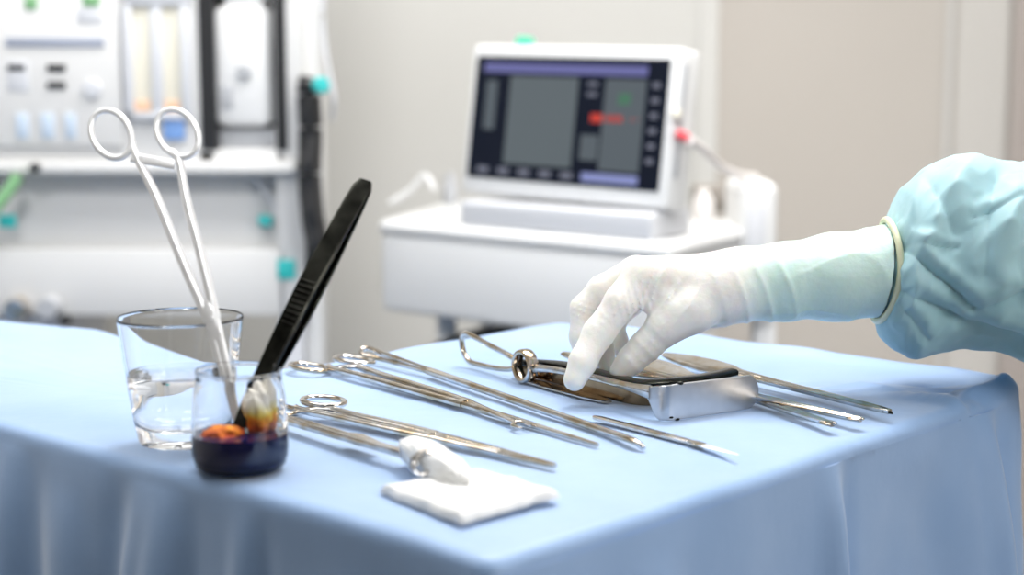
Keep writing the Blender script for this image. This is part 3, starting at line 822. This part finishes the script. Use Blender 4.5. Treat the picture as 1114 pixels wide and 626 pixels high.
# ------------------------------------------------------------------ anaesthesia machine (left background)
MY = 2.36
mroot = empty('anaesthesia_machine', (D(60, 200, MY).x, MY + .2, 0), 'tall white anaesthesia machine with keys, flow tubes and a dark bay, at the left', 'medical machine')
def mbox(bm, x0, y0, x1, y1, Y=MY, dep=.3, bev=.004, mi=0):
    a = D(x0, y1, Y); b = D(x1, y0, Y); return box(bm, (a.x, Y, a.z), (b.x, Y + dep, b.z), bev, mi=mi)
bm = B(); mbox(bm, -260, -330, 222, 186); mbox(bm, 303, -330, 322, 345); mbox(bm, 215, 163, 310, 186); mbox(bm, -260, 272, 310, 344, MY, .34)
mbox(bm, -260, 150, 310, 300, MY + .045, .25); mbox(bm, -260, 150, -200, 300); ob('body', bm, MACH, mroot)
bm = B(); mbox(bm, 215, -330, 310, 165, MY + .10, .18, 0); mbox(bm, 219, -330, 223.5, 164, MY - .002, .11, 0); mbox(bm, 301, -330, 304, 164, MY - .002, .11, 0); ob('bay_lining', bm, BLACKP, mroot)
bm = B(); mbox(bm, -260, 176, 322, 190, MY - .02, .30, .006); ob('worktop', bm, MACH, mroot)
bm = B(); mbox(bm, -200, -20, 128, 160, MY - .012, .02, .004); ob('control_panel', bm, MACH, mroot)
bm = B(); mbox(bm, 6, 41, 113, 51, MY - .0145, .006, .001); ob('stripe', bm, SLATE, mroot)
for (a, b, c, d) in ((8, 70, 27, 77), (51, 70, 71, 78), (51, 89, 71, 97)):
    bm = B(); mbox(bm, a, b, c, d, MY - .0145, .006, .001); ob('display_window', bm, BLACKP, mroot)
for (a, b, c, d) in ((18, 124, 30, 151), (45, 124, 58, 151), (71, 124, 82, 151)):
    bm = B(); mbox(bm, a, b, c, d, MY - .0145, .006, .001); ob('key', bm, PALEB, mroot)
for (a, b, c, d) in ((27, -4, 40, 10), (90, -6, 108, 7)):
    bm = B(); mbox(bm, a, b, c, d, MY - .0145, .006, .001); ob('green_label', bm, GREEN, mroot)
for q_ in ((8, 66, 30, 100), (84, 8, 110, 26)):
    bm = B(); mbox(bm, *q_, MY - .0132, .004, .001); ob('key_plate', bm, LGREY, mroot)
def knob(px, py, r, Y, m, nm='knob', dep=.02, parent=None):
    c = D(px, py, Y); R = PX(r, Y)
    bm = lathe(B(), [(0, 0), (R, 0), (R, dep * .8), (R * .85, dep), (R * .5, dep * 1.02), (0, dep * .95)], c, 28, axis=(0, -1, 0)); return ob(nm, bm, m, parent or mroot)
knob(101, 97, 10, MY - .012, LGREY, dep=.006); knob(40, 182, 5, MY - .02, BLACKP)
knob(22, 335, 13, MY, STEEL, 'gauge', .03); knob(57, 333, 12, MY, GREYP, 'gauge', .03); knob(73, 348, 6, MY - .01, BLACKP)
bm = B(); mbox(bm, 136, -60, 205, 6, MY - .015, .02, .002); mbox(bm, 136, 6, 142, 128, MY - .015, .02, .001); mbox(bm, 198, 6, 205, 128, MY - .015, .02, .001); mbox(bm, 166, 6, 175, 128, MY - .013, .02, .001); mbox(bm, 136, 122, 205, 130, MY - .015, .02, .001)
ob('flowmeter_frame', bm, LGREY, mroot)
for (a, b) in ((143, 166), (175, 198)):
    bm = B(); mbox(bm, a, 6, b, 122, MY - .006, .01, .001); o = ob('flow_tube', bm, CREAM, mroot)
    bm = B(); mbox(bm, a + 3, 110, b - 3, 121, MY - .009, .006, .001); ob('float', bm, ORANGEP, o)
bm = B(); mbox(bm, 178, 128, 200, 152, MY - .010, .008, .001); ob('blue_label', bm, BLUEP, mroot)
# vaporiser in the bay
vc = D(264, 60, MY + .05)
bm = B(); mbox(bm, 234, 6, 292, 138, MY + .01, .085, .014); mbox(bm, 242, -60, 286, 10, MY + .02, .07, .012); o = ob('vaporiser', bm, WHITEP, mroot)
knob(266, 78, 8, MY + .01, GREYP, 'dial', .008)
bm = B(); mbox(bm, 241, 94, 253, 119, MY + .008, .006, .001); ob('vaporiser_scale', bm, GREYP, mroot)
bm = B(); mbox(bm, 224, 141, 299, 163, MY + .03, .065, .003); ob('bay_shelf', bm, GREYP, mroot)
for (a, b, c, d) in ((302, 283, 321, 304), (-2, 234, 16, 248)):
    bm = B(); mbox(bm, a, b, c, d, MY - .004, .008, .001); ob('teal_tag', bm, TEAL, mroot)
bm = B(); a = D(322, 80, MY); b = D(350, 345, MY); box(bm, (a.x + .001, MY + .03, b.z - .25), (b.x, MY + .09, a.z + .9), .012); ob('side_post', bm, WHITEP, mroot)
bm = B(); a = D(-200, 345, MY); b = D(60, 345, MY); box(bm, (a.x, MY + .02, .16), (b.x, MY + .30, a.z - .001), .01); a = D(302, 345, MY); b = D(328, 345, MY); box(bm, (a.x, MY + .01, .16), (b.x, MY + .06, a.z - .001), .004); ob('pedestal', bm, LGREY, mroot)
a = D(-260, 345, MY); b = D(335, 345, MY)
bm = B(); box(bm, (a.x, MY - .05, .06), (b.x, MY + .36, .16), .02); ob('base', bm, LGREY, mroot)
for x in (a.x + .06, b.x - .06):
    for y in (MY, MY + .3):
        bm = lathe(B(), [(0, -.012), (.028, -.012), (.03, -.008), (.03, .008), (.028, .012), (0, .012)], (x, y, .030), 24, axis=(1, 0, 0)); ob('caster', bm, BLACKP, mroot)
# things hanging on / lying in the machine
def hose(name, pts, r, m, label, cat, corr=0, nsub=10, parent=None):
    q = catmull(pts, nsub); w = [r * (1 + (corr * math.sin(i * 1.9)) + .25 * corr * noise.noise(Vector((i * .2, 0, 0)))) for i in range(len(q))]
    o = ob(name, sweep(B(), q, w, seg=14), m, parent)
    if not parent: tag(o, label, cat)
    return o
HY = MY - .020
root = empty('breathing_hose', D(338, 200, HY), 'limp black corrugated breathing hose with a teal cap hanging on the machine post', 'hose')
ob('hose_body', (lambda: sweep(B(), catmull([D(339, 84, HY), D(336, 100, HY), D(338, 140, HY), D(337, 190, HY), D(340, 235, HY), D(345, 265, HY), D(345, 292, HY)], 16),
    [PX(x, HY) * 1.5 for x in (7, 12, 10.5, 11, 9.5, 12.5, 11, 13, 11, 12, 10.5, 7)], PX(13, HY)))(), BLACKP, root)
ob('teal_cap', lathe(B(), [(0, 0), (.011, 0), (.012, .004), (.012, .016), (.009, .020), (0, .020)], D(347, 93, HY - .016), 24, axis=(.4, -1, 0)), TEAL, root)
hose('cable', [D(352, -330, MY + .02), D(352, -60, MY + .02), D(351, 20, MY + .02), D(356, 70, MY + .02), D(363, 105, MY + .02), D(361, 130, MY + .03)], .0035, LGREY, '', '', parent=mroot)
hose('green_tube', [D(-40, 250, MY - .05), D(-12, 232, MY - .045), D(6, 212, MY - .04), D(20, 191, MY - .035)], .009, GREEN, 'short green tube slanting at the left edge under the machine worktop', 'tube')
hose('cable', [D(278, 192, MY + .03), D(286, 205, MY + .03), D(297, 222, MY + .025), D(300, 236, MY + .02)], .0035, LGREY, 'short grey cable curling inside the open shelf of the machine', 'cable')
o = ob('tube_connector', lathe(B(), [(0, 0), (.008, 0), (.009, .004), (.009, .014), (.006, .02), (0, .02)], D(296, 241, MY + .03), 20, axis=(-1, 0, .1)), TEAL); tag(o, 'small teal connector lying in the open shelf of the machine', 'connector')

# ------------------------------------------------------------------ trolley with monitor (middle background)
TZ = .970
FL = Vector((-.1965, 2.36, 0)); FR = Vector((.200, 2.03, 0)); BR = Vector((.372, 2.33, 0)); BL = Vector((-.10, 2.72, 0))
troot = empty('equipment_trolley', ((FL + FR + BR + BL) / 4), 'white equipment trolley with deep rounded top carrying the screen', 'trolley')
def prism(bm, poly, z0, z1, bev=.01, seg=3):
    t = bmesh.new(); lo = [t.verts.new((p.x, p.y, z0)) for p in poly]; hi = [t.verts.new((p.x, p.y, z1)) for p in poly]; n = len(poly)
    t.faces.new(lo[::-1]); t.faces.new(hi)
    for i in range(n): t.faces.new((lo[i], lo[(i + 1) % n], hi[(i + 1) % n], hi[i]))
    bmesh.ops.bevel(t, geom=t.edges[:], offset=bev, segments=seg, profile=.5, affect='EDGES')
    me = bpy.data.meshes.new('t'); t.to_mesh(me); t.free(); bm.from_mesh(me); bpy.data.meshes.remove(me)
poly = [FL, FR, BR, BL]; cT = sum(poly, Vector()) / 4
ins = lambda k: [cT + (p - cT) * k for p in poly]
bm = B(); prism(bm, poly, TZ - .022, TZ, .010); ob('top', bm, WHITEP, troot)
bm = B(); prism(bm, ins(.985), TZ - .134, TZ - .021, .010); ob('drawer_housing', bm, WHITEP, troot)
bm = B(); prism(bm, ins(.95), .60, .625, .008); ob('lower_shelf', bm, LGREY, troot)
bm = B(); prism(bm, ins(1.0), .07, .12, .015); ob('base', bm, LGREY, troot)
for p in ins(.62):
    bm = B(); box(bm, (p.x - .014, p.y - .014, .10), (p.x + .014, p.y + .014, TZ - .13), .004); ob('leg', bm, WHITEP, troot)
    bm = lathe(B(), [(0, -.012), (.034, -.012), (.036, -.008), (.036, .008), (.034, .012), (0, .012)], (p.x, p.y, .036), 24, axis=(1, 0, 0)); ob('caster', bm, BLACKP, troot)
# upright push handle panel at the right end
d = (BR - FR).normalized()
a = D(797, 345, 2.28); b = D(840, 345, 2.28)
hb = D(800, 196, 2.28)
bm = B(); box(bm, (a.x, 2.24, a.z), (b.x, 2.40, hb.z), .016, 4); ob('handle_panel', bm, WHITEP, troot)
bm = B(); box(bm, (a.x + .012, 2.236, D(800, 330, 2.24).z), (b.x - .018, 2.25, D(800, 222, 2.24).z), .003); ob('handle_inset', bm, LGREY, troot)
bm = B(); box(bm, (D(820, 300, 2.3).x, 2.28, .10), (D(844, 300, 2.3).x, 2.33, a.z + .01), .006); ob('leg', bm, WHITEP, troot)
bm = B(); box(bm, (b.x - .02, 2.30, .08), (.36, 2.34, .115), .004); ob('leg_foot', bm, LGREY, troot)
# monitor
yaw = -.70; tl = .125; r = Vector((math.cos(yaw), math.sin(yaw), 0)); nh = Vector((math.sin(yaw), -math.cos(yaw), 0))
u = Vector((0, 0, math.cos(tl))) - nh * math.sin(tl); nf = r.cross(u).normalized()
if nf.y > 0: nf = -nf
cM = Vector((.0700, 2.2, 1.1195)); rl = Matrix.Rotation(-.018, 3, nf); MM = Matrix.Translation(cM) @ Matrix([rl @ r, -nf, rl @ u]).transposed().to_4x4()
sw, sh = .330, .171
mon = empty('patient_monitor', Vector((cM.x + .03, cM.y + .05, TZ + .001)), 'grey-framed screen with dark display and green lamp, tilted back on the white trolley', 'monitor')
bm = B(); box(bm, (-sw / 2 - .012, .001, -sh / 2 - .022), (sw / 2 + .014, .050, sh / 2 + .016), .008, 3, MM); box(bm, (-.10, .05, -.07), (.10, .075, .06), .01, 2, MM); ob('housing', bm, WHITEP, mon)
SCR_BK = mat('screen_glass', (.004, .005, .010), .25, 0, .12); b_ = SCR_BK.node_tree.nodes['Principled BSDF']; b_.inputs['Emission Color'].default_value = (.01, .02, .045, 1); b_.inputs['Emission Strength'].default_value = .35
bm = B(); box(bm, (-sw / 2, -.0015, -sh / 2), (sw / 2, .004, sh / 2), .001, 1, MM); scr = ob('screen', bm, SCR_BK, mon)
def spanel(x0, y0, x1, y1, m, nm):
    bm = B(); box(bm, (-sw / 2 + sw * x0, -.0022, sh / 2 - sh * y1), (-sw / 2 + sw * x1, -.0010, sh / 2 - sh * y0), 0, 1, MM); return ob(nm, bm, m, scr)
E1 = emit('screen_violet', (.30, .31, .78), .75); E2 = emit('screen_grey', (.17, .21, .235), 1.0); E3 = emit('screen_slate', (.145, .18, .21), 1.0); E4 = emit('screen_red', (1.0, .07, .04), 1.0); E5 = emit('screen_green', (.12, .45, .22), .8)
E6 = emit('screen_blue', (.42, .48, .95), .95); E7 = emit('screen_icon', (.30, .32, .42), .9)
spanel(.05, .055, .90, .135, E1, 'header_bar'); spanel(.20, .16, .56, .87, E2, 'trace_area'); spanel(.07, .2, .13, .60, E3, 'side_readout'); spanel(.70, .16, .90, .87, E3, 'value_column')
spanel(.60, .60, .69, .80, E3, 'value_column')
spanel(.64, .435, .70, .50, E4, 'red_reading'); spanel(.715, .44, .80, .49, E4, 'red_reading'); spanel(.84, .455, .88, .48, E4, 'red_reading'); spanel(.77, .27, .83, .36, E5, 'green_reading')
for y in (.19, .27): spanel(.61, y, .66, y + .03, E7, 'icon')
spanel(.62, .895, .90, .965, E6, 'lower_bar')
for k in range(5): spanel(.06 + .113 * k, .905, .12 + .113 * k, .955, E7, 'icon')
for k in range(6): spanel(.93, .18 + .115 * k, .965, .22 + .115 * k, E7, 'icon')
LED = emit('lamp_green', (.12, .9, .55), 1.9)
bm = B(); box(bm, (-.110, .012, sh / 2 + .0155), (-.088, .03, sh / 2 + .030), .004, 3, MM); ob('alarm_lamp', bm, LED, mon)
bm = B(); box(bm, (sw / 2 + .013, .010, -sh / 2 + .02), (sw / 2 + .0165, .018, sh / 2 - .004), .0008, 1, MM); ob('side_groove', bm, GREYP, mon)
bm = B(); fc = cM - u * (sh / 2 + .03); prism(bm, [Vector((fc.x, fc.y, 0)) + r * a_ - nh * b_2 for a_, b_2 in ((-.16, -.02), (.17, -.02), (.15, .10), (-.13, .10))], TZ + .0005, TZ + .036, .006); ob('foot', bm, LGREY, mon)
bm = B(); q = cM + r * (sw / 2 + .017) - u * .0 ; box(bm, (-.006, -.008, -.006), (.006, .008, .006), .002, 2, Matrix.Translation(q + u * .012)); ob('yellow_socket', bm, CREAM, mon)
q2 = cM + r * (sw / 2 + .020) - u * .012
ob('red_connector', sweep(B(), [q2, q2 + Vector((.014, -.004, -.006))], .0065), REDP, mon)
s0 = q2 + Vector((.016, -.004, -.008))
hose('monitor_cable', [s0, D(765, 163, 2.12), D(785, 182, 2.2), D(806, 191, 2.26), D(822, 193, 2.30)], .006, TUBEW, 'pale cable running from the screen\'s red connector to the trolley handle', 'cable')
# small things on the trolley
def onT(px, py): return P(px, py, TZ)
c = onT(490, 222); o = ob('bottle', lathe(B(), [(0, .0005), (.011, .0005), (.012, .003), (.012, .028), (.008, .036), (.007, .05), (0, .051)], c, 24), GREYP); tag(o, 'small grey-brown bottle standing left of the screen on the trolley', 'bottle')
c = onT(722, 248); o = ob('brass_knob', lathe(B(), [(0, .0005), (.009, .0005), (.009, .006), (.006, .010), (.011, .016), (.012, .022), (.008, .028), (0, .030)], c, 24), CREAM); tag(o, 'small cream knob standing in front of the screen corner on the trolley', 'knob')
c = onT(765, 240); o = ob('cream_bottle', lathe(B(), [(0, .0005), (.015, .0005), (.016, .004), (.015, .03), (.009, .040), (.009, .046), (0, .047)], c, 24), TUBEW); tag(o, 'rounded cream bottle standing right of the screen on the trolley', 'bottle')
o_c = onT(778, 232); bm = B(); box(bm, (o_c.x - .03, o_c.y + .02, TZ + .0005), (o_c.x + .03, o_c.y + .07, TZ + .040), .004); o = ob('instrument_box', bm, mat('taupe_plastic', (.30, .27, .24), .5)); tag(o, 'taupe box on the trolley between the screen and the white handle', 'box')
c = D(440, 200, 2.55); hose('bent_tube', [Vector((c.x - .02, 2.5, TZ + .012)), Vector((c.x + .01, 2.5, TZ + .03)), Vector((c.x + .035, 2.49, TZ + .055)), Vector((c.x + .05, 2.48, TZ + .035))], .0045, WHITEP, 'thick bent white tube behind the small grey bottle on the trolley', 'tube')
# black bag on the trolley's lower shelf
bm = B(); bmesh.ops.create_icosphere(bm, subdivisions=4, radius=1); cb = Vector((.02, 2.33, .7225))
for v in bm.verts:
    q = v.co; e = 1 / max(abs(q.x) ** 4 + abs(q.y) ** 4 + abs(q.z) ** 4, 1e-6) ** .25; k = .5 + .5 * e
    kk = 1 + .08 * noise.noise(q * 2)
    v.co = cb + Vector((q.x * .17 * k * kk, q.y * .10 * k, q.z * .0965 * k)) + Vector((0, 0, .006 * q.x))
    v.co.z = max(v.co.z, .6265)
bag = ob('bag', bm, BLACKP); tag(bag, 'black padded bag with a dark green strap on the lower shelf of the trolley', 'bag')
ob('strap', sweep(B(), catmull([cb + Vector((-.02, -.104, .055)), cb + Vector((.03, -.107, .060)), cb + Vector((.09, -.104, .052))], 8), .012, .003, up=(0, -1, 0), power=4), mat('green_strap', (.02, .16, .09), .5), bag)

# ------------------------------------------------------------------ room
WALLM = vary(mat('wall_paint', (.58, .57, .545), .75), (.60, .59, .56), (.63, .62, .59), 1.5)
WALLR = vary(mat('wall_paint_warm', (.52, .48, .435), .75), (.51, .47, .425), (.53, .49, .445), 1.5)
WALLF = mat('wall_paint_dark', (.17, .15, .13), .8)
FLOORM = vary(mat('floor_vinyl', (.30, .31, .32), .35), (.27, .28, .29), (.34, .35, .36), 4)
CEILM = mat('ceiling_white', (.75, .75, .74), .8)
def st(name, bm, m): o = ob(name, bm, m, smooth=False); o['kind'] = 'structure'; return o
WB = 3.3; XC = D(781, 100, WB).x; H = 2.9; X0, X1, Y0 = -2.4, 2.4, -2.2
Yr = WB - (X1 - XC) * .32
def wallseg(a, b, z0, z1, th):
    a = Vector(a); b = Vector(b); d = (b - a).normalized(); n = Vector((-d.y, d.x)); bm = B()
    lo = [bm.verts.new((p.x, p.y, z0)) for p in (a, b, b + n * th, a + n * th)]; hi = [bm.verts.new((p.x, p.y, z1)) for p in (a, b, b + n * th, a + n * th)]
    bm.faces.new(lo[::-1]); bm.faces.new(hi)
    for i in range(4): bm.faces.new((lo[i], lo[(i + 1) % 4], hi[(i + 1) % 4], hi[i]))
    return bm
st('wall_back', wallseg((X0, WB), (XC, WB), 0, H, .1), WALLM)
st('wall_back_right', wallseg((XC, WB), (X1, Yr), 0, H, .1), WALLR)
st('wall_left', wallseg((X0, Y0), (X0, WB), 0, H, .1), WALLM)
st('wall_right', wallseg((X1, Yr), (X1, Y0), 0, H, .1), WALLR)
st('wall_front', wallseg((X1, Y0), (X0, Y0), 0, H, .1), WALLF)
bm = B(); box(bm, (X0 - .1, Y0 - .1, -.1), (X1 + .1, WB + .1, 0)); st('floor', bm, FLOORM)
bm = B(); box(bm, (X0 - .1, Y0 - .1, H), (X1 + .1, WB + .1, H + .1)); st('ceiling', bm, CEILM)
def onright(px):
    d_ = ray(px, 100); k = d_.x / d_.y; m = -.32; x = (WB - m * XC) / (1 / k - m) if abs(k) > 1e-6 else 0
    return Vector((x, WB + m * (x - XC)))
bm = wallseg((XC - .040, WB - .010), (XC - .002, WB - .010), .1, H, .009); st('trim_1', bm, mat('trim_pale', (.64, .63, .60), .6))
a = onright(1028); dd = Vector((1, -.32)).normalized(); nn_ = Vector((-dd.y, dd.x))
st('trim_2', wallseg(a - nn_ * .008, a + dd * .012 - nn_ * .008, .1, H, .007), mat('trim_seam', (.60, .585, .56), .6))
a2 = onright(1040); b2 = onright(1096)
st('trim_3', wallseg(a2 - nn_ * .006, b2 - nn_ * .006, .1, H, .005), mat('panel_pale', (.575, .55, .515), .7))
a2 = onright(1100); b2 = a2 + dd * .5
st('door_1', wallseg(a2 - nn_ * .02, b2 - nn_ * .02, .001, 2.1, .015), mat('door_taupe', (.42, .37, .34), .6))
for nm, s_, e_ in (('baseboard_back', (X0, WB - .014), (XC, WB - .014)), ('baseboard_right', Vector((XC, WB)) - nn_ * .013, Vector((X1, Yr)) - nn_ * .013)):
    st(nm, wallseg(s_, e_, .001, .095, .012), mat('baseboard_grey', (.35, .35, .35), .6))
# ------------------------------------------------------------------ ceiling lights, lamps and added fill
LP = emit('light_panel', (1.0, .985, .96), 9.0)
for i, (x, y, sx_, sy_, lab) in enumerate(((-1.2, 1.9, .6, .9, 'square white ceiling light over the machine on the left'), (1.2, 1.8, .6, .9, 'square white ceiling light over the right-hand wall'), (0, 2.2, .9, .6, 'wide white ceiling light over the trolley'))):
    t = empty('ceiling_light', (x, y, H - .04), lab, 'light', 'ceiling lights')
    bm = B(); box(bm, (x - sx_ / 2 - .03, y - sy_ / 2 - .03, H - .038), (x + sx_ / 2 + .03, y + sy_ / 2 + .03, H - .001), .004); ob('frame', bm, WHITEP, t)
    bm = B(); box(bm, (x - sx_ / 2, y - sy_ / 2, H - .046), (x + sx_ / 2, y + sy_ / 2, H - .037), .003); ob('diffuser', bm, LP, t)
def area(loc, tgt, size, power, col, nm, sy=None):
    l = bpy.data.lights.new(nm, 'AREA'); l.shape = 'RECTANGLE' if sy else 'DISK'; l.size = size; l.energy = power; l.color = col
    if sy: l.size_y = sy
    o = link(bpy.data.objects.new(nm, l)); o.location = loc
    o.rotation_euler = (Vector(tgt) - Vector(loc)).to_track_quat('-Z', 'Y').to_euler(); return o
area((.25, 1.95, 2.5), (.1, 1.2, .95), .65, 50, (1, .985, .95), 'surgical_lamp')
area((-.7, 1.2, 2.8), (-.5, 2.9, 1.1), 1.2, 38, (.97, .98, 1.0), 'background_fill', .8)  # unseen fill light added to brighten the left background
sl_ = bpy.data.lights.new('machine_fill_spot', 'SPOT'); sl_.energy = 230; sl_.spot_size = math.radians(40); sl_.spot_blend = .5; sl_.shadow_soft_size = .25  # added spot that fills the machine's open shelf and the trolley front
so = link(bpy.data.objects.new('machine_fill_spot', sl_)); so.location = (-.25, -.3, 2.5); so.rotation_euler = (Vector((-.25, 2.35, 1.05)) - so.location).to_track_quat('-Z', 'Y').to_euler()
area((.6, 1.4, 2.8), (.5, 3.0, 1.3), 1.2, 22, (.97, .98, 1.0), 'background_fill', .8)  # same kind of added fill, for the right background
area((2.0, -.4, 2.0), (.2, 1.6, 1.0), 1.0, 48, (1, .99, .98), 'front_lamp', .8)
w = bpy.data.worlds.new('world'); SC.world = w; w.use_nodes = True
w.node_tree.nodes['Background'].inputs[0].default_value = (.8, .82, .85, 1); w.node_tree.nodes['Background'].inputs[1].default_value = .3
SC.cycles.max_bounces = 14; SC.cycles.transmission_bounces = 12; SC.cycles.transparent_max_bounces = 12
